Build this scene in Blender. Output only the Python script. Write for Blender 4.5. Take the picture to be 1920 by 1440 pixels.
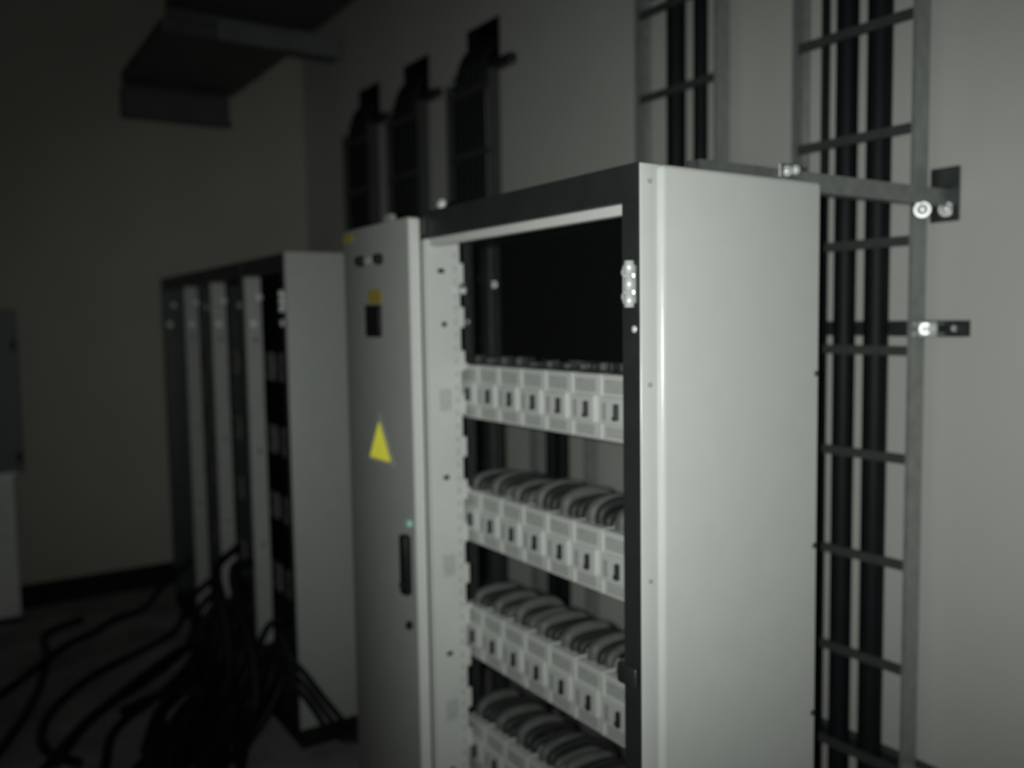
import bpy, bmesh, math, random
from mathutils import Vector, Matrix

sc = bpy.context.scene
for o in list(bpy.data.objects):
    bpy.data.objects.remove(o, do_unlink=True)
COL = sc.collection
random.seed(7)

# ------------------------------------------------------------------ camera
CAM_H = 1.741
cam_d = bpy.data.cameras.new('camera')
cam = bpy.data.objects.new('camera', cam_d); COL.objects.link(cam)
cam_d.sensor_width = 36.0
cam_d.lens = 1627.6 / 1920 * 36.0
cam_d.clip_start = 0.02
R_ = Vector((0.55282788, 0.83314875, -0.0156362))
U_ = Vector((-0.05462106, 0.05495446, 0.99699375))
F_ = Vector((-0.83150338, 0.55031188, -0.07588783))
m = Matrix((R_, U_, -F_)).transposed().to_4x4()
m.translation = Vector((0, 0, CAM_H))
cam.matrix_world = m
cam_d.dof.use_dof = True                      # the photo is softly out of focus, more so far away
cam_d.dof.focus_distance = 1.25
cam_d.dof.aperture_fstop = (cam_d.lens / 1000) / 0.0165
sc.camera = cam

# ------------------------------------------------------------------ world, lamp, exposure
w = bpy.data.worlds.new('dark_room'); sc.world = w; w.use_nodes = True
w.node_tree.nodes['Background'].inputs[0].default_value = (0.5, 0.6, 0.58, 1)
w.node_tree.nodes['Background'].inputs[1].default_value = 0.0006

def spot(name, loc, target, power, half, blend, radius, color, wide=1.0):
    d = bpy.data.lights.new(name, 'SPOT'); d.energy = power; d.color = color
    d.spot_size = math.radians(2 * half); d.spot_blend = blend; d.shadow_soft_size = radius
    o = bpy.data.objects.new(name, d); COL.objects.link(o)
    o.location = loc
    o.rotation_euler = (Vector(target) - Vector(loc)).to_track_quat('-Z', 'Y').to_euler()
    o.scale = (wide, 1, 1)
    return o
LAMP = Vector((0, 0, CAM_H)) - R_ * 0.05 + U_ * 0.012      # the phone's own torch, beside the lens
TCOL = (0.945, 1.0, 0.95)
spot('phone_torch', LAMP, LAMP + (F_ + R_ * 0.20 + U_ * 0.02), 76.0, 31, 1.0, 0.008, TCOL, 1.9)      # hot centre of its beam
spot('phone_torch_spill', LAMP, LAMP + (F_ + R_ * 0.10), 40.0, 74, 1.0, 0.008, TCOL)                 # spill around it

sc.view_settings.view_transform = 'Standard'
sc.view_settings.look = 'None'
sc.view_settings.exposure = 0.0
sc.view_settings.gamma = 1.0
sc.view_settings.use_curve_mapping = False

# ------------------------------------------------------------------ materials
MATS = {}
def mat(name, col, rough=0.5, metal=0.0, spec=0.5, var=0.06, scale=14.0, bump=0.0, bscale=60.0):
    if name in MATS: return MATS[name]
    M_ = bpy.data.materials.new(name); M_.use_nodes = True
    nt = M_.node_tree; b = nt.nodes['Principled BSDF']
    b.inputs['Roughness'].default_value = rough
    b.inputs['Metallic'].default_value = metal
    b.inputs['Specular IOR Level'].default_value = spec
    tc = nt.nodes.new('ShaderNodeTexCoord')
    n = nt.nodes.new('ShaderNodeTexNoise'); n.inputs['Scale'].default_value = scale
    n.inputs['Detail'].default_value = 5
    nt.links.new(tc.outputs['Object'], n.inputs['Vector'])
    r = nt.nodes.new('ShaderNodeValToRGB')
    lo = [c * (1 - var) for c in col]; hi = [min(1, c * (1 + var)) for c in col]
    r.color_ramp.elements[0].position = 0.3; r.color_ramp.elements[1].position = 0.7
    r.color_ramp.elements[0].color = (*lo, 1); r.color_ramp.elements[1].color = (*hi, 1)
    nt.links.new(n.outputs['Fac'], r.inputs['Fac'])
    nt.links.new(r.outputs['Color'], b.inputs['Base Color'])
    if bump > 0:
        n2 = nt.nodes.new('ShaderNodeTexNoise'); n2.inputs['Scale'].default_value = bscale
        nt.links.new(tc.outputs['Object'], n2.inputs['Vector'])
        bp = nt.nodes.new('ShaderNodeBump'); bp.inputs['Strength'].default_value = bump
        bp.inputs['Distance'].default_value = 0.004
        nt.links.new(n2.outputs['Fac'], bp.inputs['Height'])
        nt.links.new(bp.outputs['Normal'], b.inputs['Normal'])
    MATS[name] = M_
    return M_
PANEL = mat('powder_coat_light_grey', (0.70, 0.715, 0.69), 0.24, spec=0.6, var=0.02, bump=0.05, bscale=250)
DOORM = mat('powder_coat_door_grey', (0.42, 0.43, 0.41), 0.5, var=0.03, bump=0.05, bscale=250)
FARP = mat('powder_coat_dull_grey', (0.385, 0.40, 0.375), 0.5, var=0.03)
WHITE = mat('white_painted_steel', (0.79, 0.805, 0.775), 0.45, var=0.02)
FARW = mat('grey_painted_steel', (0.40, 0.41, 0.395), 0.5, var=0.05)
GALV = mat('galvanised_steel', (0.36, 0.38, 0.38), 0.42, metal=0.85, var=0.18, scale=30)
FRAME = mat('dark_zinc_frame', (0.085, 0.095, 0.095), 0.45, metal=0.7, var=0.1, scale=20)
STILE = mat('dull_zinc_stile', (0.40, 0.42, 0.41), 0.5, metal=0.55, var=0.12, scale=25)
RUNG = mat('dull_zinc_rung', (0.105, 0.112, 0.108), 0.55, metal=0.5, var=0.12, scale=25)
CHROME = mat('bright_zinc', (0.96, 0.97, 0.96), 0.28, metal=0.35, var=0.02)
BLACK = mat('black_rubber', (0.009, 0.010, 0.012), 0.55, var=0.15, spec=0.22)
PLATE = mat('black_board', (0.008, 0.009, 0.009), 0.7, var=0.1, spec=0.15)
BLKP = mat('black_plastic', (0.012, 0.013, 0.013), 0.45, var=0.1, spec=0.3)
PLINTH = mat('black_painted_plinth', (0.014, 0.015, 0.016), 0.6, var=0.1, spec=0.2)
BRK = mat('breaker_case_grey', (0.65, 0.665, 0.64), 0.5, var=0.02)
BRKL = mat('breaker_label_grey', (0.48, 0.49, 0.47), 0.55, var=0.12, scale=120)
BRKW = mat('breaker_window_grey', (0.43, 0.44, 0.425), 0.5, var=0.05)
TOG = mat('toggle_black', (0.02, 0.022, 0.022), 0.5, var=0.05)
SHEATH = mat('grey_cable_sheath', (0.115, 0.122, 0.116), 0.55, var=0.15, scale=30)
SHEATHD = mat('dark_cable_sheath', (0.028, 0.030, 0.029), 0.55, var=0.1)
COVER = mat('dark_cover_plate', (0.14, 0.145, 0.14), 0.6, var=0.12, scale=8)
YEL = mat('yellow_sign', (0.98, 0.93, 0.05), 0.5, var=0.01)
YEL2 = mat('dull_yellow_sticker', (0.42, 0.33, 0.07), 0.6, var=0.1)
SIGNB = mat('pale_sign_border', (0.60, 0.60, 0.52), 0.5, var=0.03)
LABEL = mat('faint_grey_label', (0.62, 0.635, 0.615), 0.5, var=0.10, scale=90)
GREEN = mat('pale_green_lens', (0.55, 0.95, 0.85), 0.2, var=0.02)
WALL = mat('plaster_wall', (0.57, 0.57, 0.54), 0.85, var=0.03, scale=2.5, bump=0.12, bscale=90, spec=0.2)
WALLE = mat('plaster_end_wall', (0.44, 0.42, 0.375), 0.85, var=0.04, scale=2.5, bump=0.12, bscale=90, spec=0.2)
FLOOR = mat('dark_screed_floor', (0.29, 0.275, 0.285), 0.8, var=0.3, scale=3.5, bump=0.2, bscale=40, spec=0.2)
CEIL = mat('ceiling_paint', (0.3, 0.3, 0.28), 0.9, var=0.03)
SKIRT = mat('black_baseboard', (0.012, 0.012, 0.013), 0.6, var=0.1, spec=0.2)
DUCT = mat('dark_duct_sheet', (0.10, 0.108, 0.105), 0.55, metal=0.3, var=0.15, scale=5)
DUCT_LIT = mat('duct_sheet_lit', (0.19, 0.205, 0.20), 0.55, metal=0.3, var=0.12, scale=5)  # paler copy of the duct sheet, its torch-lit face put into the colour
BOXD = mat('dark_grey_sheet', (0.15, 0.16, 0.16), 0.55, var=0.1)
BOXL = mat('light_grey_sheet', (0.90, 0.94, 0.92), 0.5, var=0.18, scale=4)

_b = YEL.node_tree.nodes['Principled BSDF']            # reflective sign film, with sheen added to brighten it at a slant
_b.inputs['Sheen Weight'].default_value = 1.0; _b.inputs['Sheen Roughness'].default_value = 0.25
_b.inputs['Sheen Tint'].default_value = (1.0, 0.93, 0.10, 1)
# ------------------------------------------------------------------ mesh helpers (world coordinates, re-centred on link)
class MB:
    def __init__(s): s.v = []; s.f = []; s.smooth = []
    def _add(s, vs, fs, sm=False):
        b = len(s.v); s.v += [tuple(v) for v in vs]
        s.f += [tuple(i + b for i in f) for f in fs]; s.smooth += [sm] * len(fs)
        return s
    def box(s, x0, x1, y0, y1, z0, z1):
        vs = [(x, y, z) for x in (x0, x1) for y in (y0, y1) for z in (z0, z1)]
        return s._add(vs, [(0,1,3,2),(4,6,7,5),(0,4,5,1),(2,3,7,6),(0,2,6,4),(1,5,7,3)])
    def bbox(s, x0, x1, y0, y1, z0, z1, r, seg=2):
        bm = bmesh.new(); bmesh.ops.create_cube(bm, size=1)
        for v in bm.verts:
            v.co = Vector(((x0+x1)/2 + v.co.x*(x1-x0), (y0+y1)/2 + v.co.y*(y1-y0), (z0+z1)/2 + v.co.z*(z1-z0)))
        bmesh.ops.bevel(bm, geom=list(bm.edges), offset=r, segments=seg, profile=0.5, affect='EDGES')
        bm.verts.index_update()
        vs = [v.co[:] for v in bm.verts]; fs = [[v.index for v in f.verts] for f in bm.faces]
        bm.free(); return s._add(vs, fs, seg > 1)
    def cyl(s, p, q, r, n=12, r2=None, dome=False):
        p, q = Vector(p), Vector(q); d = (q - p).normalized()
        a = d.orthogonal().normalized(); b = d.cross(a); r2 = r if r2 is None else r2
        rings = [(p, r), (q, r2)]
        if dome: rings = [(p, r), (p + d*(q-p).length*0.45, r), (p + d*(q-p).length*0.85, r*0.72), (q, r*0.3)]
        vs = []
        for c, rr in rings:
            vs += [c + (a*math.cos(t*2*math.pi/n) + b*math.sin(t*2*math.pi/n))*rr for t in range(n)]
        fs = []
        for k in range(len(rings)-1):
            fs += [(k*n+i, k*n+(i+1) % n, (k+1)*n+(i+1) % n, (k+1)*n+i) for i in range(n)]
        s._add(vs, fs, True)
        base = len(s.v) - len(vs)
        s.f.append(tuple(base + i for i in reversed(range(n)))); s.smooth.append(False)
        s.f.append(tuple(base + (len(rings)-1)*n + i for i in range(n))); s.smooth.append(False)
        return s
    def tube(s, pts, r, n=8, sub=6):
        P = catmull([Vector(p) for p in pts], sub); vs = []; fs = []
        t0 = (P[1]-P[0]).normalized(); a = t0.orthogonal().normalized()
        for i, p in enumerate(P):
            t = (P[min(i+1, len(P)-1)] - P[max(i-1, 0)]).normalized()
            a = (a - t*a.dot(t)).normalized(); b = t.cross(a)
            vs += [p + (a*math.cos(k*2*math.pi/n) + b*math.sin(k*2*math.pi/n))*r for k in range(n)]
        for i in range(len(P)-1):
            fs += [(i*n+k, i*n+(k+1) % n, (i+1)*n+(k+1) % n, (i+1)*n+k) for k in range(n)]
        s._add(vs, fs, True); base = len(s.v) - len(vs)
        s.f.append(tuple(base+i for i in reversed(range(n)))); s.smooth.append(False)
        s.f.append(tuple(base+(len(P)-1)*n+i for i in range(n))); s.smooth.append(False)
        return s
    def prism(s, poly, axis_off):
        """poly: list of 3D points, extruded by a vector."""
        n = len(poly); o = Vector(axis_off)
        vs = [Vector(p) for p in poly] + [Vector(p)+o for p in poly]
        fs = [tuple(range(n)), tuple(reversed(range(n, 2*n)))] + [(i, n+i, n+(i+1) % n, (i+1) % n) for i in range(n)]
        return s._add(vs, fs)
def catmull(P, sub):
    if len(P) < 3:
        return P
    Q = [P[0]*2-P[1]] + P + [P[-1]*2-P[-2]]; out = []
    for i in range(1, len(Q)-2):
        p0, p1, p2, p3 = Q[i-1], Q[i], Q[i+1], Q[i+2]
        for k in range(sub):
            t = k/sub
            out.append(0.5*((2*p1)+(p2-p0)*t+(2*p0-5*p1+4*p2-p3)*t*t+(3*p1-p0-3*p2+p3)*t**3))
    out.append(P[-1]); return out

WLOC = {}                                   # object -> world location of its origin
def link_mesh(name, mb, material, parent=None, origin=None):
    xs = [v[0] for v in mb.v]; ys = [v[1] for v in mb.v]; zs = [v[2] for v in mb.v]
    o0 = Vector(origin) if origin else Vector(((min(xs)+max(xs))/2, (min(ys)+max(ys))/2, min(zs)))
    me = bpy.data.meshes.new(name)
    me.from_pydata([(v[0]-o0.x, v[1]-o0.y, v[2]-o0.z) for v in mb.v], [], mb.f)
    me.polygons.foreach_set('use_smooth', mb.smooth)
    bm = bmesh.new(); bm.from_mesh(me); bmesh.ops.recalc_face_normals(bm, faces=bm.faces); bm.to_mesh(me); bm.free()
    me.materials.append(material); me.update()
    ob = bpy.data.objects.new(name, me); COL.objects.link(ob)
    WLOC[ob] = o0
    if parent: ob.parent = parent; ob.location = o0 - WLOC[parent]
    else: ob.location = o0
    return ob
def share(name, src, wloc, parent):          # another piece with the same mesh
    ob = bpy.data.objects.new(name, src.data); COL.objects.link(ob)
    WLOC[ob] = Vector(wloc); ob.parent = parent; ob.location = Vector(wloc) - WLOC[parent]
    return ob
def tag(o, label, cat, group=None):
    o['label'] = label; o['category'] = cat
    if group: o['group'] = group
    return o
def thing(name, loc, label, cat, group=None):
    o = bpy.data.objects.new(name, None); COL.objects.link(o); o.empty_display_size = 0.1
    o.location = loc; WLOC[o] = Vector(loc)
    return tag(o, label, cat, group)
def struct(name, mb, material, parent=None):
    o = link_mesh(name, mb, material, parent)
    if not parent: o['kind'] = 'structure'
    return o
def B(*a): return MB().box(*a)
def BB(*a): return MB().bbox(*a)

# ------------------------------------------------------------------ the room
YW, XE = 2.262, -6.05                        # wall behind the cabinets, end wall
X1, Y0, ZC = 2.6, -2.6, 4.2
struct('floor', B(XE-0.15, X1+0.15, Y0-0.15, YW+0.15, -0.12, 0.0), FLOOR)
struct('ceiling', B(XE-0.15, X1+0.15, Y0-0.15, YW+0.15, ZC, ZC+0.12), CEIL)
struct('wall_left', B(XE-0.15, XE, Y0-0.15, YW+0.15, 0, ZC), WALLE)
struct('wall_right', B(X1, X1+0.15, Y0-0.15, YW+0.15, 0, ZC), WALL)
struct('wall_front', B(XE, X1, Y0-0.15, Y0, 0, ZC), WALL)
# wall with one opening for each ladder's cables, high up
LADX = {'a': -1.536, 'b': -2.23, 's': -2.93, 'c': -3.618, 'd': -4.31, 'e': -4.925}
OPEN = ['a', 'b', 'c', 'd', 'e']
OZ0, OZ1, OHW = 2.955, 3.135, 0.135
wb = MB(); x = XE
for k in reversed(OPEN):
    c = LADX[k]
    wb.box(x, c-OHW, YW, YW+0.15, 0, ZC)
    wb.box(c-OHW, c+OHW, YW, YW+0.15, 0, OZ0)
    wb.box(c-OHW, c+OHW, YW, YW+0.15, OZ1, ZC)
    wb.box(c-OHW, c+OHW, YW+0.12, YW+0.15, OZ0, OZ1)
    x = c+OHW
wb.box(x, X1, YW, YW+0.15, 0, ZC)
wall = struct('wall_back', wb, WALL)
for k in OPEN:  # added black back and lining put the shade of the opening into colour
    c = LADX[k]
    fs = struct('opening_dark_back', B(c-OHW, c+OHW, YW+0.09, YW+0.12, OZ0, OZ1), PLATE, wall)
    struct('opening_dark_lining', MB().box(c-OHW-0.012, c+OHW+0.012, YW-0.006, YW+0.09, OZ1-0.008, OZ1+0.008).box(c-OHW-0.008, c-OHW+0.006, YW-0.006, YW+0.09, OZ0, OZ1-0.008).box(c+OHW-0.006, c+OHW+0.008, YW-0.006, YW+0.09, OZ0, OZ1-0.008), PLATE, wall)
struct('baseboard_left', B(XE, XE+0.018, Y0, YW, 0, 0.145), SKIRT)

# ------------------------------------------------------------------ shared pieces
def bolt(parent, p, d, r=0.008, h=0.007, name='bolt', material=None):
    p, d = Vector(p), Vector(d)
    mb = MB().cyl(p, p+d*h*0.35, r*1.45, 12).cyl(p+d*h*0.35, p+d*h, r, 10, dome=True)
    return link_mesh(name, mb, material or CHROME, parent, origin=p)
def hinge(parent, xc, y, z0, z1):            # bright hinge with knuckles on a front post
    h = link_mesh('hinge', BB(xc-0.018, xc+0.016, y-0.006, y, z0+0.01, z1-0.01, 0.002, 1), CHROME, parent)
    n = 3; L = (z1-z0)/n
    for k in range(n):
        link_mesh('knuckle', MB().cyl((xc+0.010, y-0.012, z0+k*L+0.003), (xc+0.010, y-0.012, z0+(k+1)*L-0.003), 0.010, 12), CHROME, h)
    for k in range(2):
        bolt(h, (xc-0.010, y-0.006, z0+L*(0.75+1.5*k)), (0, -1, 0), 0.006, 0.005)
    return h

# ------------------------------------------------------------------ near cabinet with the breakers
FY, BY = 1.15, 1.693
TOP, PL = 2.038, 0.081
XA, XB, XC = -1.283, -2.158, -2.66
A = thing('switchgear_cabinet', (-1.72, 1.42, 0), 'open light grey switchgear cabinet filled with rows of circuit breakers', 'cabinet')
link_mesh('plinth', B(XB, XA-0.004, FY+0.01, BY-0.01, 0, PL), PLINTH, A)
link_mesh('base_panel', B(XB, XA-0.004, FY+0.02, BY-0.02, PL, PL+0.015), FRAME, A)
link_mesh('side_frame', BB(XA-0.020, XA, FY+0.004, 1.215, PL, TOP, 0.003, 2), PANEL, A)
link_mesh('side_panel', BB(XA-0.014, XA+0.012, 1.200, BY, PL, TOP, 0.0125, 5), PANEL, A)
for (y, z) in ((1.177, 2.003), (1.176, 1.604), (1.176, 1.206), (1.176, 0.808), (1.176, 0.41)):
    link_mesh('screw', MB().cyl((XA, y, z), (XA+0.004, y, z), 0.005, 10), BRKW, A)
for z in (1.603, 1.202, 0.8):
    link_mesh('edge_clip', BB(XA+0.010, XA+0.015, 1.672, 1.684, z-0.006, z+0.006, 0.001, 1), FRAME, A)
link_mesh('front_post', MB().box(-1.331, XA-0.001, FY-0.001, FY+0.0035, PL, TOP-0.073).box(-1.331, XA-0.0205, FY+0.0035, FY+0.045, PL, TOP-0.073), FRAME, A)
link_mesh('top_beam', MB().box(XB+0.02, XA-0.001, FY-0.002, FY+0.0035, 1.9655, TOP).box(XB+0.02, XA-0.021, FY+0.0035, FY+0.04, 1.9655, TOP), FRAME, A)
link_mesh('top_beam_lip', BB(XB+0.005, -1.331, FY+0.006, FY+0.03, 1.9425, 1.9645, 0.002, 1), WHITE, A)
link_mesh('roof_panel', B(XB, XA-0.016, FY+0.04, BY-0.002, 1.995, 2.010), FRAME, A)
link_mesh('rear_post', B(-1.340, XA-0.016, BY-0.045, BY-0.002, PL+0.015, 1.995), FRAME, A)
link_mesh('black_cover_board', B(XB+0.002, XA-0.018, BY-0.0015, BY+0.006, 1.60, 1.994), PLATE, A)
pil = link_mesh('centre_post', BB(XB-0.030, XB, FY, 1.257, PL, 1.9645, 0.003, 1), WHITE, A)
for (y, z, ww) in ((1.197, 1.876, 0.013), (1.202, 1.726, 0.008), (1.200, 1.288, 0.011), (1.199, 0.770, 0.011), (1.199, 0.42, 0.011)):
    link_mesh('fixing_hole', MB().cyl((XB-0.001, y, z), (XB+0.0012, y, z), 0.0075, 12).box(XB-0.001, XB+0.001, y-ww, y+ww*0.6, z-0.006, z+0.006), TOG, pil)
for z in (1.511, 1.032, 0.60):
    link_mesh('faint_label', BB(XB-0.001, XB+0.0012, 1.180, 1.222, z-0.032, z+0.032, 0.0005, 1), LABEL, pil)
slot = None
for i in range(46):
    z = 1.92 - i*0.0375
    if slot is None:
        slot = link_mesh('slot', B(XB-0.001, XB+0.0008, 1.236, 1.241, z-0.008, z+0.008), BRKL, pil)
    else:
        share('slot', slot, (WLOC[slot].x, WLOC[slot].y, z-0.008), pil)
tabm = None
for i in range(13):                          # punched tabs that stick out along the rear edge
    z = 1.87 - i*0.125
    if tabm is None: tabm = link_mesh('tab', BB(XB-0.012, XB-0.002, 1.255, 1.272, z-0.03, z+0.03, 0.004, 1), WHITE, pil)
    else: share('tab', tabm, (WLOC[tabm].x, WLOC[tabm].y, z-0.03), pil)
bolt(pil, (XB, 1.243, 1.821), (1, 0, 0), 0.0075, 0.012)
bolt(pil, (XB-0.006, 1.268, 1.821), (1, 0, 0), 0.0075, 0.012)
hinge(A, -1.308, FY, 1.755, 1.852)
bolt(A, (-1.2955, FY-0.0005, 1.715), (0, -1, 0), 0.005, 0.005)
hinge(A, -1.308, FY, 0.26, 0.357)
ey = link_mesh('lifting_eye', MB().cyl((-2.085, FY+0.02, TOP-0.002), (-2.085, FY+0.02, TOP+0.012), 0.012, 10), FRAME, A)
bolt(ey, (-2.075, FY+0.006, TOP+0.012), (0.5, -0.75, 0.3), 0.009, 0.01)
link_mesh('latch_bracket', BB(-1.345, -1.285, FY-0.012, FY, 0.985, 1.03, 0.006, 2), FRAME, A)

# breakers: eight in each row, on a rail
ROWS = (1.608, 1.242, 0.895, 0.545)
PITCH, BX0, YBF = 0.1090, -2.214, 1.278
def tube_arc(x, zt, h, dy, r, sway, lift=0.0):
    return MB().tube([(x, 1.315, zt-0.012), (x, 1.318, zt+h*0.55), (x+sway*0.3, 1.345, zt+h*0.92), (x+sway*0.7, 1.39, zt+h),
                      (x+sway, 1.43+dy*0.3, zt+h*0.7), (x+sway, 1.455+dy, zt-0.03), (x+sway, 1.46+dy, zt-0.12)], r, 9, 4)
first = None
for ri, zt in enumerate(ROWS):
    rail = link_mesh('mounting_rail', B(XB-0.02, -1.335, 1.375, 1.395, zt-0.13, zt-0.03), FRAME, A)
    link_mesh('row_top_rail', B(XB-0.02, -1.335, 1.30, 1.36, zt+0.0005, zt+0.005), FRAME, A) if ri == 0 else None
    for c in range(8):
        x0 = BX0 + c*PITCH
        zb = zt - 0.154
        loc = (x0 + PITCH/2, YBF, zb)
        if first is None:
            mb = MB().bbox(x0+0.0015, x0+PITCH-0.0015, YBF, YBF+0.095, zb, zt, 0.003, 1)
            mb.bbox(x0+0.012, x0+PITCH-0.012, YBF-0.010, YBF+0.002, zb+0.040, zt-0.050, 0.002, 1)   # raised toggle field
            mb.box(x0+0.0005, x0+0.006, YBF-0.004, YBF+0.01, zb+0.004, zt-0.004)                     # barrier rib
            bk = link_mesh('circuit_breaker', mb, BRK, A, origin=loc)
            y = YBF
            tgm = MB().bbox(x0+0.066, x0+0.077, y-0.020, y-0.009, zt-0.102, zt-0.064, 0.002, 1).box(x0+0.055, x0+0.066, y-0.013, y-0.009, zt-0.103, zt-0.094)
            kids = [('toggle', tgm, TOG),
                    ('upper_label', B(x0+0.016, x0+PITCH-0.014, y-0.0015, y+0.001, zt-0.043, zt-0.012), BRKL),
                    ('side_window', BB(x0+0.018, x0+0.036, y-0.0115, y-0.008, zt-0.104, zt-0.064, 0.001, 1), BRKW),
                    ('lower_label', B(x0+0.020, x0+PITCH-0.018, y-0.0015, y+0.001, zb+0.010, zb+0.034), BRKL)]
            first = (bk, [(n, link_mesh(n, q, mm, bk, origin=loc)) for n, q, mm in kids])
        else:
            bk = share('circuit_breaker', first[0], loc, A)
            for n, src in first[1]:
                share(n, src, loc, bk)
        rnd = random.Random(100*ri+c)
        if ri == 0:
            for k in range(3):
                xx = x0 + 0.022 + k*0.032
                link_mesh('terminal', BB(xx-0.008, xx+0.008, 1.325, 1.36, zt-0.002, zt+0.012+rnd.uniform(0, 0.014), 0.002, 1),
                          SHEATH if (k + c) % 2 == 0 else SHEATHD, bk)
        else:
            hh = rnd.uniform(0.030, 0.050)
            link_mesh('wire', tube_arc(x0+0.030, zt, hh, rnd.uniform(0.0, 0.03), 0.0165, rnd.uniform(0.0, 0.02)), SHEATH, bk)
            link_mesh('wire', tube_arc(x0+0.062, zt, hh*rnd.uniform(0.5, 1.0), rnd.uniform(0.03, 0.08), 0.0135, rnd.uniform(-0.015, 0.02)), SHEATHD, bk)
            link_mesh('wire', tube_arc(x0+0.090, zt, hh*rnd.uniform(0.4, 0.9), rnd.uniform(0.0, 0.08), 0.0115, rnd.uniform(-0.01, 0.015)), rnd.choice((SHEATHD, SHEATHD, SHEATH)), bk)
for k, (x, y, z) in enumerate(((-2.19, 1.262, 1.598), (-2.19, 1.262, 1.235), (-2.19, 1.262, 0.887))):
    link_mesh('corner_clip', BB(x-0.02, x+0.03, y+0.003, y+0.016, z, z+0.016, 0.002, 1), WHITE, A)

# ------------------------------------------------------------------ narrow cabinet with closed door
Bc = thing('switchgear_cabinet', (-2.41, 1.42, 0), 'narrow grey switchgear cabinet with closed door bearing a yellow warning triangle', 'cabinet')
link_mesh('plinth', B(XC, XB-0.002, FY+0.01, BY-0.01, 0, PL), PLINTH, Bc)
link_mesh('base_panel', B(XC, XB-0.002, FY+0.02, BY-0.02, PL, PL+0.015), FRAME, Bc)
link_mesh('front_post', B(-2.222, XB-0.031, FY, FY+0.04, PL, TOP-0.012), FRAME, Bc)
link_mesh('front_post', B(XC+0.003, XC+0.045, FY, FY+0.04, PL, TOP-0.012), FRAME, Bc)
link_mesh('rear_post', BB(XC+0.002, XC+0.045, BY-0.048, BY-0.004, PL, 1.995, 0.003, 1), FRAME, Bc)
link_mesh('inner_post', BB(-2.50, -2.47, 1.46, 1.49, PL, 1.99, 0.003, 1), FRAME, Bc)
link_mesh('top_beam', B(XC+0.003, XB-0.001, FY-0.001, FY+0.04, TOP-0.062, TOP-0.010), FRAME, Bc)
link_mesh('roof_panel', B(XC, XB-0.002, FY+0.04, BY-0.002, 1.995, 2.010), FRAME, Bc)
link_mesh('black_cover_board', B(XC+0.003, XB, BY-0.0015, BY+0.006, 1.60, 1.994), PLATE, Bc)
bolt(Bc, (-2.485, 1.46, 1.858), (0.4, -1, 0), 0.006, 0.006)
bolt(Bc, (XC+0.045, 1.66, 1.86), (1, -0.6, 0), 0.007, 0.008, material=GALV)
bolt(Bc, (-2.472, 1.462, 1.73), (0.6, -1, 0), 0.006, 0.006)
DY = 1.112
door = link_mesh('door', BB(-2.655, -2.194, DY, FY-0.003, PL+0.01, 2.026, 0.003, 2), DOORM, Bc)
link_mesh('door_edge', BB(-2.196, -2.1895, DY+0.002, FY-0.003, PL+0.012, 2.022, 0.002, 1), WHITE, door)
def disc(name, x, z, r, h, mm):
    return link_mesh(name, MB().cyl((x, DY, z), (x, DY-h, z), r, 16, r2=r*0.85), mm, door)
disc('rotary_knob', -2.505, 1.922, 0.017, 0.020, BLKP)
disc('rotary_knob', -2.376, 1.921, 0.017, 0.020, BLKP)
link_mesh('knob_plate', BB(-2.488, -2.393, DY-0.003, DY, 1.912, 1.932, 0.001, 1), LABEL, door)
mt = link_mesh('meter_window', BB(-2.474, -2.375, DY-0.012, DY, 1.690, 1.787, 0.004, 2), BLKP, door)
link_mesh('meter_bezel', B(-2.470, -2.379, DY-0.014, DY-0.0115, 1.780, 1.785), TOG, mt)
link_mesh('yellow_sticker', B(-2.470, -2.377, DY-0.0015, DY, 1.790, 1.833), YEL2, door)
link_mesh('corner_sticker', B(-2.648, -2.575, DY-0.0015, DY, 1.985, 2.012), YEL2, door)
tri = link_mesh('warning_triangle', MB().prism([(-2.411, DY-0.0012, 1.458), (-2.500, DY-0.0012, 1.306), (-2.314, DY-0.0012, 1.306)], (0, 0.0012, 0)), SIGNB, door)
# reflective film: fine upright ribs, added to turn its face to the torch and brighten it
ta, tl, tr, tz = (-2.411, 1.430), -2.480, -2.342, 1.3185
def tri_top(x):
    return tz + (ta[1]-tz) * ((x-tl)/(ta[0]-tl) if x <= ta[0] else (tr-x)/(tr-ta[0]))
fm = MB(); NR = 46; pw = (tr-tl)/NR; dp = pw*1.43; yb = DY-0.0013
for q in range(NR):
    xa, xb = tl+q*pw, tl+(q+1)*pw
    za, zb_ = max(tz+1e-4, tri_top(xa)), max(tz+1e-4, tri_top(xb))
    fm._add([(xa, yb, tz), (xa, yb-dp, tz), (xb, yb, tz), (xa, yb, za), (xa, yb-dp, za), (xb, yb, zb_)],
            [(0, 2, 1), (3, 4, 5), (0, 1, 4, 3), (1, 2, 5, 4), (0, 3, 5, 2)])
link_mesh('triangle_field', fm, YEL, tri)
hd = link_mesh('door_handle', BB(-2.250, -2.212, DY-0.028, DY-0.002, 0.945, 1.122, 0.008, 2), BLKP, door)
link_mesh('handle_lock', MB().cyl((-2.231, DY-0.028, 0.975), (-2.231, DY-0.034, 0.975), 0.009, 12), TOG, hd)
gl = disc('indicator_lamp', -2.222, 1.154, 0.012, 0.012, GREEN)
disc('key_lock', -2.236, 0.850, 0.013, 0.012, BLKP)
link_mesh('lifting_tab', MB().prism([(-2.445, FY+0.005, TOP-0.012), (-2.385, FY+0.005, TOP-0.012), (-2.400, FY+0.005, TOP+0.02), (-2.43, FY+0.005, TOP+0.02)], (0, 0.02, 0)), FARW, Bc)

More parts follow.
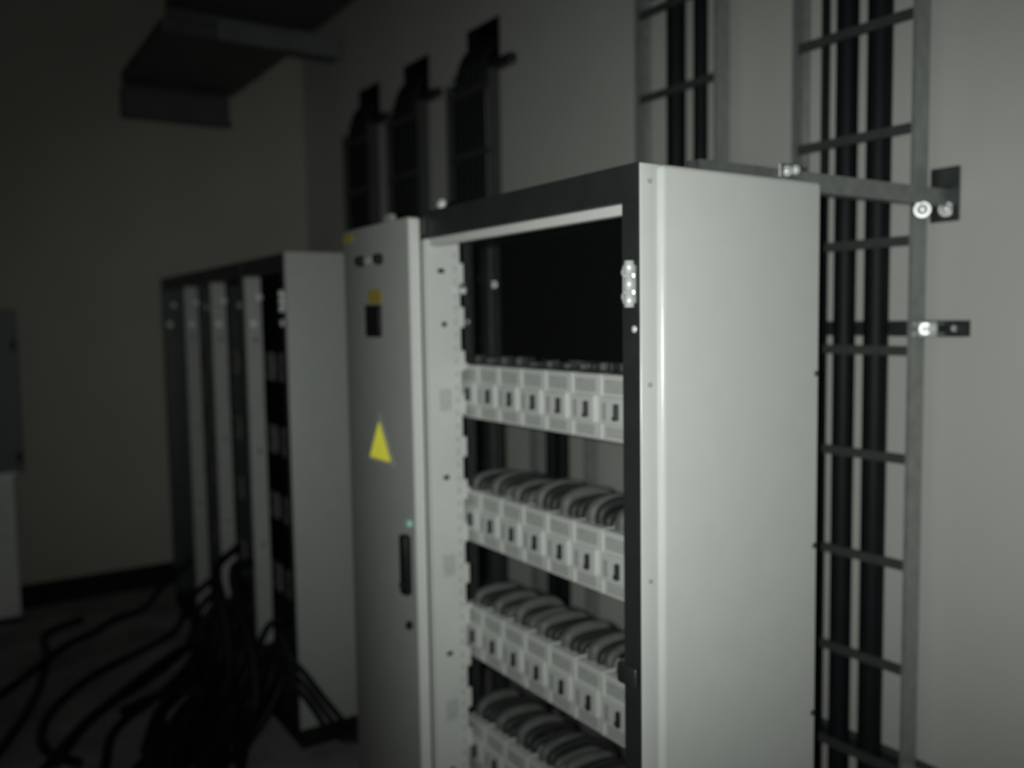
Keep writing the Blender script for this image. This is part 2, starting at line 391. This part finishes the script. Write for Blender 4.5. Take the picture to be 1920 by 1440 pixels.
# ------------------------------------------------------------------ far row of open bays
FT = 2.014
bays = [-3.33, -3.895, -4.46, -5.01, -5.555]
where = ['first of the far open switchgear bays, with the plain grey side panel',
         'second of the far open switchgear bays, between two pale posts',
         'third of the far open switchgear bays, dim and unlit inside',
         'farthest open switchgear bay, darkest, at the end wall']
for i in range(4):
    xr, xl = bays[i], bays[i+1]
    T = thing('switchgear_bay', ((xr+xl)/2, 1.42, 0), where[i], 'cabinet', 'far row of open switchgear bays')
    link_mesh('plinth', B(xl+0.001, xr-0.001, FY+0.005, BY-0.01, 0, PL), PLINTH, T)
    link_mesh('base_panel', B(xl+0.001, xr-0.016, FY+0.02, BY-0.02, PL, PL+0.012), FRAME, T)
    link_mesh('back_panel', B(xl+0.002, xr-0.016, BY-0.012, BY, PL+0.012, FT-0.02), PLATE, T)
    link_mesh('roof_panel', B(xl+0.002, xr-0.016, FY+0.042, BY-0.002, FT-0.04, FT-0.022), FRAME, T)
    link_mesh('top_beam', BB(xl+0.001, xr-0.0165, FY, FY+0.04, FT-0.075, FT-0.005, 0.003, 1), FRAME, T)
    if i == 0:
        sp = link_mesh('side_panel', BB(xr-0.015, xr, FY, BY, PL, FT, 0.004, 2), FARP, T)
    link_mesh('front_post', B(xr-0.05, xr-0.016, FY, FY+0.03, PL+0.012, FT-0.075), FRAME, T)
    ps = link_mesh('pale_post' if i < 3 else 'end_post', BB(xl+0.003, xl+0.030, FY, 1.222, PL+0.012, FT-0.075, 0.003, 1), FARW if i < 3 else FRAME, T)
    for z in (1.79, 0.33, 1.29, 0.86):
        link_mesh('fixing_hole', MB().cyl((xl+0.029, 1.19, z-0.13), (xl+0.0312, 1.19, z-0.13), 0.008, 10), TOG, ps)
    bolt(ps, (xl+0.030, 1.185, 1.734), (1, 0, 0), 0.012, 0.012)
    bolt(ps, (xl+0.030, 1.212, 1.85), (1, 0, 0), 0.010, 0.012)
    for k, (z0, z1) in enumerate(((1.47, 1.60), (1.13, 1.26), (0.82, 0.94), (0.47, 0.60))):
        cv = link_mesh('cover_plate', BB(xl+0.034, xr-0.055, 1.285, 1.30, z0, z1, 0.002, 1), COVER, T)
        for q in range(4):
            xx = xl+0.07+q*(xr-xl-0.16)/3.2
            link_mesh('toggle', BB(xx, xx+0.014, 1.262, 1.286, z0+0.045, z0+0.085, 0.002, 1), TOG, cv)
    if i == 3:
        link_mesh('end_panel', B(xl-0.012, xl+0.001, FY, BY, PL, FT-0.005), FRAME, T)
    if i == 0:
        hinge(T, xr-0.030, FY, 1.775, 1.865)
        bolt(T, (xr-0.045, FY, 1.735), (0.3, -1, 0), 0.010, 0.010)
    elif i < 3:
        link_mesh('latch', BB(xr-0.075, xr-0.045, FY-0.012, FY+0.002, 1.80, 1.835, 0.004, 1), GALV, T)

# ------------------------------------------------------------------ cable ladders on the wall
YL0, YL1 = 2.160, 2.221
def ladder(xc, ztop, label, group='cable ladders on the wall', dark=False):
    hw = 0.197
    T = thing('cable_ladder', (xc, (YL0+YL1)/2, 0.05), label, 'cable ladder', group)
    for s in (-1, 1):
        xo = xc + s*hw
        a, b = (xo, xo+0.005) if s < 0 else (xo-0.005, xo)
        mb = MB().box(a, b, YL0, YL1, 0.05, ztop)
        f0, f1 = (b, b+0.012) if s < 0 else (a-0.006, a)
        mb.box(f0, f1, YL0, YL0+0.005, 0.05, ztop).box(f0, f1, YL1-0.005, YL1, 0.05, ztop)
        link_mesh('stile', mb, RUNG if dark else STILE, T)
    z = 0.165; src = None
    while z < ztop-0.05:
        mb = B(xc-hw+0.006, xc+hw-0.006, YL0+0.006, YL0+0.018, z-0.013, z+0.013)
        if src is None: src = link_mesh('rung', mb, RUNG, T)
        else: share('rung', src, (xc, WLOC[src].y, z-0.013), T)
        z += 0.2942
    return T
names = {'a': 'nearest cable ladder on the wall, beside the big grey side panel',
         'b': 'second cable ladder, rising just above the open breaker cabinet',
         's': 'short cable ladder glimpsed through gaps between the breaker rows',
         'c': 'tall cable ladder above the narrow cabinet, nearest of three dark ones',
         'd': 'middle of the three dark distant cable ladders',
         'e': 'farthest cable ladder, closest to the room corner'}
CABS = {'a': [(-0.103, 0.012), (-0.044, 0.031), (0.057, 0.034)],
        'b': [(-0.041, 0.034), (0.085, 0.024)],
        's': [(-0.10, 0.028), (-0.02, 0.028)],
        'c': [(-0.155, 0.024), (-0.101, 0.024), (-0.047, 0.024), (0.007, 0.024), (0.061, 0.024)],
        'd': [(-0.155, 0.024), (-0.101, 0.024), (-0.047, 0.024), (0.007, 0.024), (0.061, 0.024)],
        'e': [(-0.155, 0.024), (-0.101, 0.024), (-0.047, 0.024), (0.007, 0.024), (0.061, 0.024)]}
ladn = {'a': 'nearest wall ladder', 'b': 'second wall ladder above the breaker cabinet', 's': 'short ladder behind the breaker rows',
        'c': 'ladder above the narrow cabinet', 'd': 'middle distant ladder', 'e': 'farthest ladder by the corner'}
ordw = {5: ['leftmost', 'second from left', 'middle', 'fourth', 'rightmost'], 2: ['left', 'right'], 3: ['left', 'middle', 'right'], 4: ['leftmost', 'second', 'third', 'rightmost']}
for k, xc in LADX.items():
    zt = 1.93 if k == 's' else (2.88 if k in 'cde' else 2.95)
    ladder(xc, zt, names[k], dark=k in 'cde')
    cs = CABS[k]
    for j, (dx, r) in enumerate(cs):
        yc = YL0 + 0.0195 + r
        if k == 's':
            pts = [(xc+dx, yc, 0.02), (xc+dx, yc, 1.0), (xc+dx, yc, 1.90)]
        else:
            x = xc + dx; xi = xc + ((dx+0.047)*0.93 if len(cs) == 5 else dx)
            pts = [(x, yc, 0.02), (x, yc, 1.2), (x, yc, 2.55), (x, yc, 2.78), ((x+xi)/2, yc+0.004, 2.92), (xi, yc+0.035, 3.01), (xi, YW+0.05, 3.045), (xi, YW+0.085, 3.05)]
        c = link_mesh('power_cable', MB().tube(pts, r, 12, 4), BLACK)
        thick = 'thin' if r < 0.02 else 'thick'
        tag(c, f'{thick} black cable, {ordw[len(cs)][j]} one on the {ladn[k]}', 'cable', 'black cables on the wall ladders')
    # wall struts that carry the ladder
    for z, nm in ((1.695, 'middle'), (2.955, 'top'), (0.45, 'low')):
        if k == 's' and z > 1.6: continue
        xr = xc + (0.285 if nm != 'top' else 0.25)
        if k == 'd' or k == 'e' or k == 'c': xr = xc + 0.27
        zz = z if nm != 'top' else 2.915
        ys = YL1 + 0.001
        S = thing('wall_strut', (xc, ys, zz-0.022), f'slotted steel strut behind the {ladn[k]}, {nm} one', 'strut', 'steel struts carrying the ladders')
        xl_ = xc - 0.25; xr = xc + (0.30 if k in 'ab' else 0.28)
        mb = MB().box(xl_, xr, YW-0.004, YW, zz-0.0215, zz+0.0215).box(xl_, xr, ys, YW-0.004, zz-0.0215, zz-0.0185).box(xl_, xr, ys, YW-0.004, zz+0.0185, zz+0.0215)
        mb.box(xl_, xr, ys, ys+0.003, zz-0.0185, zz-0.010).box(xl_, xr, ys, ys+0.003, zz+0.010, zz+0.0185)
        link_mesh('channel', mb, FRAME, S)
        if k in 'ab':
            cl = link_mesh('clamp', BB(xc+0.198, xc+0.236, ys-0.030, ys-0.001, zz-0.020, zz+0.018, 0.003, 1), CHROME, S)
            bolt(cl, (xc+0.218, ys-0.030, zz), (0.5, -1, 0), 0.010, 0.010)
        link_mesh('end_bolt', MB().cyl((xr-0.035, YW-0.004, zz), (xr-0.035, YW-0.016, zz), 0.008, 10), GALV, S)

# ------------------------------------------------------------------ strut from the cabinet roof to the wall
S = thing('roof_strut', (-1.315, 1.75, 2.018), 'steel strut running from the breaker cabinet roof back to the wall', 'strut')
ye = YW-0.009
mb = MB().box(-1.334, -1.331, 1.33, ye, 2.018, 2.062).box(-1.302, -1.2985, 1.33, ye, 2.018, 2.062).box(-1.331, -1.302, 1.33, ye, 2.018, 2.021)
mb.box(-1.331, -1.323, 1.33, ye, 2.060, 2.062).box(-1.310, -1.302, 1.33, ye, 2.060, 2.062)
link_mesh('channel', mb, GALV, S)
br = link_mesh('wall_bracket', BB(-1.350, -1.270, YW-0.009, YW-0.001, 1.978, 2.121, 0.002, 1), FRAME, S)
bolt(br, (-1.303, YW-0.009, 2.010), (0.4, -1, 0), 0.013, 0.014)
cl = link_mesh('strut_clip', BB(-1.3275, -1.2985, 2.135, 2.165, 1.990, 2.018, 0.002, 1), GALV, S)
bolt(cl, (-1.300, 2.137, 2.002), (0.6, -1, 0), 0.014, 0.014)
cp = link_mesh('clamp_plate', BB(-1.2985, -1.294, 1.575, 1.64, 2.042, 2.074, 0.002, 1), GALV, S)
bolt(cp, (-1.294, 1.598, 2.057), (1, -0.5, 0), 0.008, 0.009)
bolt(cp, (-1.294, 1.627, 2.062), (1, -0.5, 0), 0.007, 0.009)

# ------------------------------------------------------------------ ventilation duct high at the end wall
D = thing('ventilation_duct', (-4.6, 1.40, 3.03), 'dark flat stepped duct hanging high by the end wall', 'duct')
link_mesh('lower_section', BB(XE+0.10, -4.79, 1.05, 1.745, 3.24, 3.305, 0.004, 1), DUCT, D)
link_mesh('end_flange', BB(-4.79, -4.77, 1.33, 2.03, 3.235, 3.345, 0.003, 1), DUCT_LIT, D)
link_mesh('riser', BB(-4.83, -4.79, 1.08, 1.745, 3.305, 3.40, 0.003, 1), DUCT, D)
link_mesh('branch_section', BB(-4.92, -4.79, 1.745, 2.03, 3.245, 3.345, 0.004, 1), DUCT, D)
link_mesh('upper_section', BB(-4.79, -2.9, 1.08, 1.86, 3.36, 3.425, 0.004, 1), DUCT, D)
link_mesh('wall_collar', BB(XE, XE+0.10, 1.055, 1.715, 3.045, 3.225, 0.004, 1), DUCT, D)
link_mesh('collar_neck', BB(XE, XE+0.10, 1.08, 1.715, 3.225, 3.305, 0.004, 1), DUCT, D)
link_mesh('collar_rim', BB(XE+0.10, XE+0.112, 1.60, 1.725, 3.030, 3.07, 0.003, 1), DUCT, D)
link_mesh('seam', BB(-5.42, -5.38, 1.045, 1.75, 3.234, 3.241, 0.002, 1), DUCT, D)
for (x, y) in ((-3.3, 1.12), (-3.3, 1.8)):
    link_mesh('hanger_rod', MB().cyl((x, y, 3.42), (x, y, ZC), 0.006, 8), FRAME, D)

# ------------------------------------------------------------------ steel locker at the left edge
K = thing('steel_locker', (-5.83, -0.05, 0), 'two-tone steel locker, dark above and pale below, at the left edge', 'locker')
lk_x = -5.80
link_mesh('upper_body', BB(XE+0.02, lk_x, -0.48, 0.392, 0.885, 1.836, 0.004, 1), BOXD, K)
lb = link_mesh('lower_body', BB(XE+0.02, lk_x, -0.48, 0.335, 0.03, 0.885, 0.004, 1), BOXL, K)
link_mesh('base', B(XE+0.04, lk_x-0.01, -0.46, 0.33, 0, 0.03), PLINTH, K)
link_mesh('shelf_edge', BB(lk_x-0.02, lk_x+0.012, -0.48, 0.352, 0.868, 0.888, 0.003, 1), BOXL, K)
link_mesh('hinge', BB(lk_x, lk_x+0.01, 0.355, 0.388, 0.94, 1.0, 0.003, 1), BLKP, K)
link_mesh('hinge', BB(lk_x, lk_x+0.01, 0.355, 0.388, 1.60, 1.66, 0.003, 1), BLKP, K)

# ------------------------------------------------------------------ loose cables on the floor
def fcable(pts, r, label, group='loose black cables spilling across the floor'):
    c = link_mesh('floor_cable', MB().tube(pts, r, 8, 6), BLACK)
    return tag(c, label, 'cable', group)
Z = 0.02
fan = [([(-5.55, 0.62, Z), (-5.39, 0.42, Z), (-5.01, 0.39, Z), (-4.55, 0.305, Z), (-4.11, 0.166, Z), (-3.6, -0.05, Z)], 'black floor cable passing closest to the pale locker foot'),
       ([(-5.40, 1.22, 0.30), (-5.50, 1.08, 0.16), (-5.52, 0.95, Z), (-5.44, 0.79, Z), (-5.27, 0.65, Z), (-5.01, 0.47, 0.055), (-4.62, 0.16, Z), (-4.2, -0.2, Z)], 'black floor cable leaving the farthest bay towards the left edge'),
       ([(-4.85, 1.22, 0.34), (-4.95, 1.10, 0.2), (-4.98, 1.0, Z), (-4.63, 0.575, Z), (-4.35, 0.373, Z), (-4.09, 0.283, Z), (-3.87, 0.29, Z), (-3.70, 0.38, Z)], 'black floor cable curling back in a hook at bottom left'),
       ([(-4.68, 1.22, 0.34), (-4.75, 1.1, 0.2), (-4.72, 1.02, Z), (-4.386, 0.754, Z), (-4.157, 0.508, Z), (-3.886, 0.34, Z), (-3.4, 0.10, Z)], 'third black cable from the left in the fan on the floor'),
       ([(-4.58, 1.22, 0.36), (-4.56, 1.08, 0.2), (-4.48, 1.0, 0.05), (-4.233, 0.812, Z), (-3.939, 0.554, Z), (-3.615, 0.459, Z), (-3.2, 0.36, Z)], 'fourth black cable from the left in the fan on the floor'),
       ([(-4.30, 1.22, 0.4), (-4.27, 1.07, 0.25), (-4.15, 0.98, 0.05), (-3.95, 0.82, Z), (-3.663, 0.656, Z), (-3.3, 0.42, Z), (-2.9, 0.3, Z)], 'fifth black cable from the left in the fan on the floor'),
       ([(-4.10, 1.22, 0.4), (-4.08, 1.06, 0.25), (-3.98, 0.97, 0.05), (-3.80, 0.90, Z), (-3.57, 0.787, Z), (-3.2, 0.62, Z), (-2.8, 0.55, Z)], 'rightmost black cable in the fan on the floor')]
for p, lab in fan:
    fcable(p, 0.019, lab)
SHL = 'loose black cable in the heap spilling from the far bays'
for i in range(20):
    rnd = random.Random(i+3)
    x0 = -3.45 - (i/20.0)*0.98 + rnd.uniform(-0.02, 0.02)
    if abs(x0+3.88) < 0.06: x0 -= 0.09
    if abs(x0+4.445) < 0.06: x0 += 0.09
    h = 0.16 + 0.26*rnd.random()
    a = math.radians(rnd.uniform(305, 345)); L = rnd.uniform(0.35, 0.75)
    zf = 0.021 + 0.036*(i % 4)
    px, py = x0 + rnd.uniform(-0.04, 0.04), 1.06
    ex, ey = px + math.cos(a)*L, max(0.45, py - 0.06 + math.sin(a)*L)
    mx, my = (px+ex)/2 + rnd.uniform(-0.08, 0.08), (py+ey)/2 + rnd.uniform(-0.05, 0.03)
    fcable([(x0, 1.23, h), (x0, 1.15, h*0.95+0.02), (px, 1.08, h*0.6), (px+(mx-px)*0.35, py-0.04+(my-py)*0.3, zf+0.03), (mx, my, zf), (ex, ey, zf*0.5+0.011), (ex+0.25*math.cos(a+0.3), ey+0.25*math.sin(a+0.3), Z)], rnd.choice((0.016, 0.02, 0.022)), SHL)
for j in range(3):
    o = 0.045*j
    fcable([(-3.40-0.02*j, 1.10-0.01*j, 0.50-0.06*j), (-3.325, 1.115, 0.40-o*1.1), (-3.30, 1.165, 0.325-o*1.15), (-3.30, 1.24-0.4*o, 0.205-o*0.55), (-3.295, 1.33-0.9*o, 0.075), (-3.27, 1.40-0.9*o, 0.02), (-3.2, 1.55-0.9*o, 0.02)], 0.013,
           ['upper', 'middle', 'lower'][j] + ' of three cables slanting across the foot of the far side panel')
fcable([(-3.92, 1.22, 0.62), (-3.86, 1.06, 0.66), (-3.72, 1.02, 0.55), (-3.55, 1.03, 0.36), (-3.46, 1.00, 0.15), (-3.5, 0.9, 0.03), (-3.6, 0.7, 0.02)], 0.02, 'black cable arching over the first pale post of the far bays')
fcable([(-4.40, 1.22, 0.60), (-4.15, 1.05, 0.58), (-3.98, 1.02, 0.50), (-3.88, 1.02, 0.30), (-3.85, 0.98, 0.1), (-3.95, 0.8, 0.12), (-4.1, 0.6, 0.02)], 0.02, 'black cable looping in front of the second far bay')
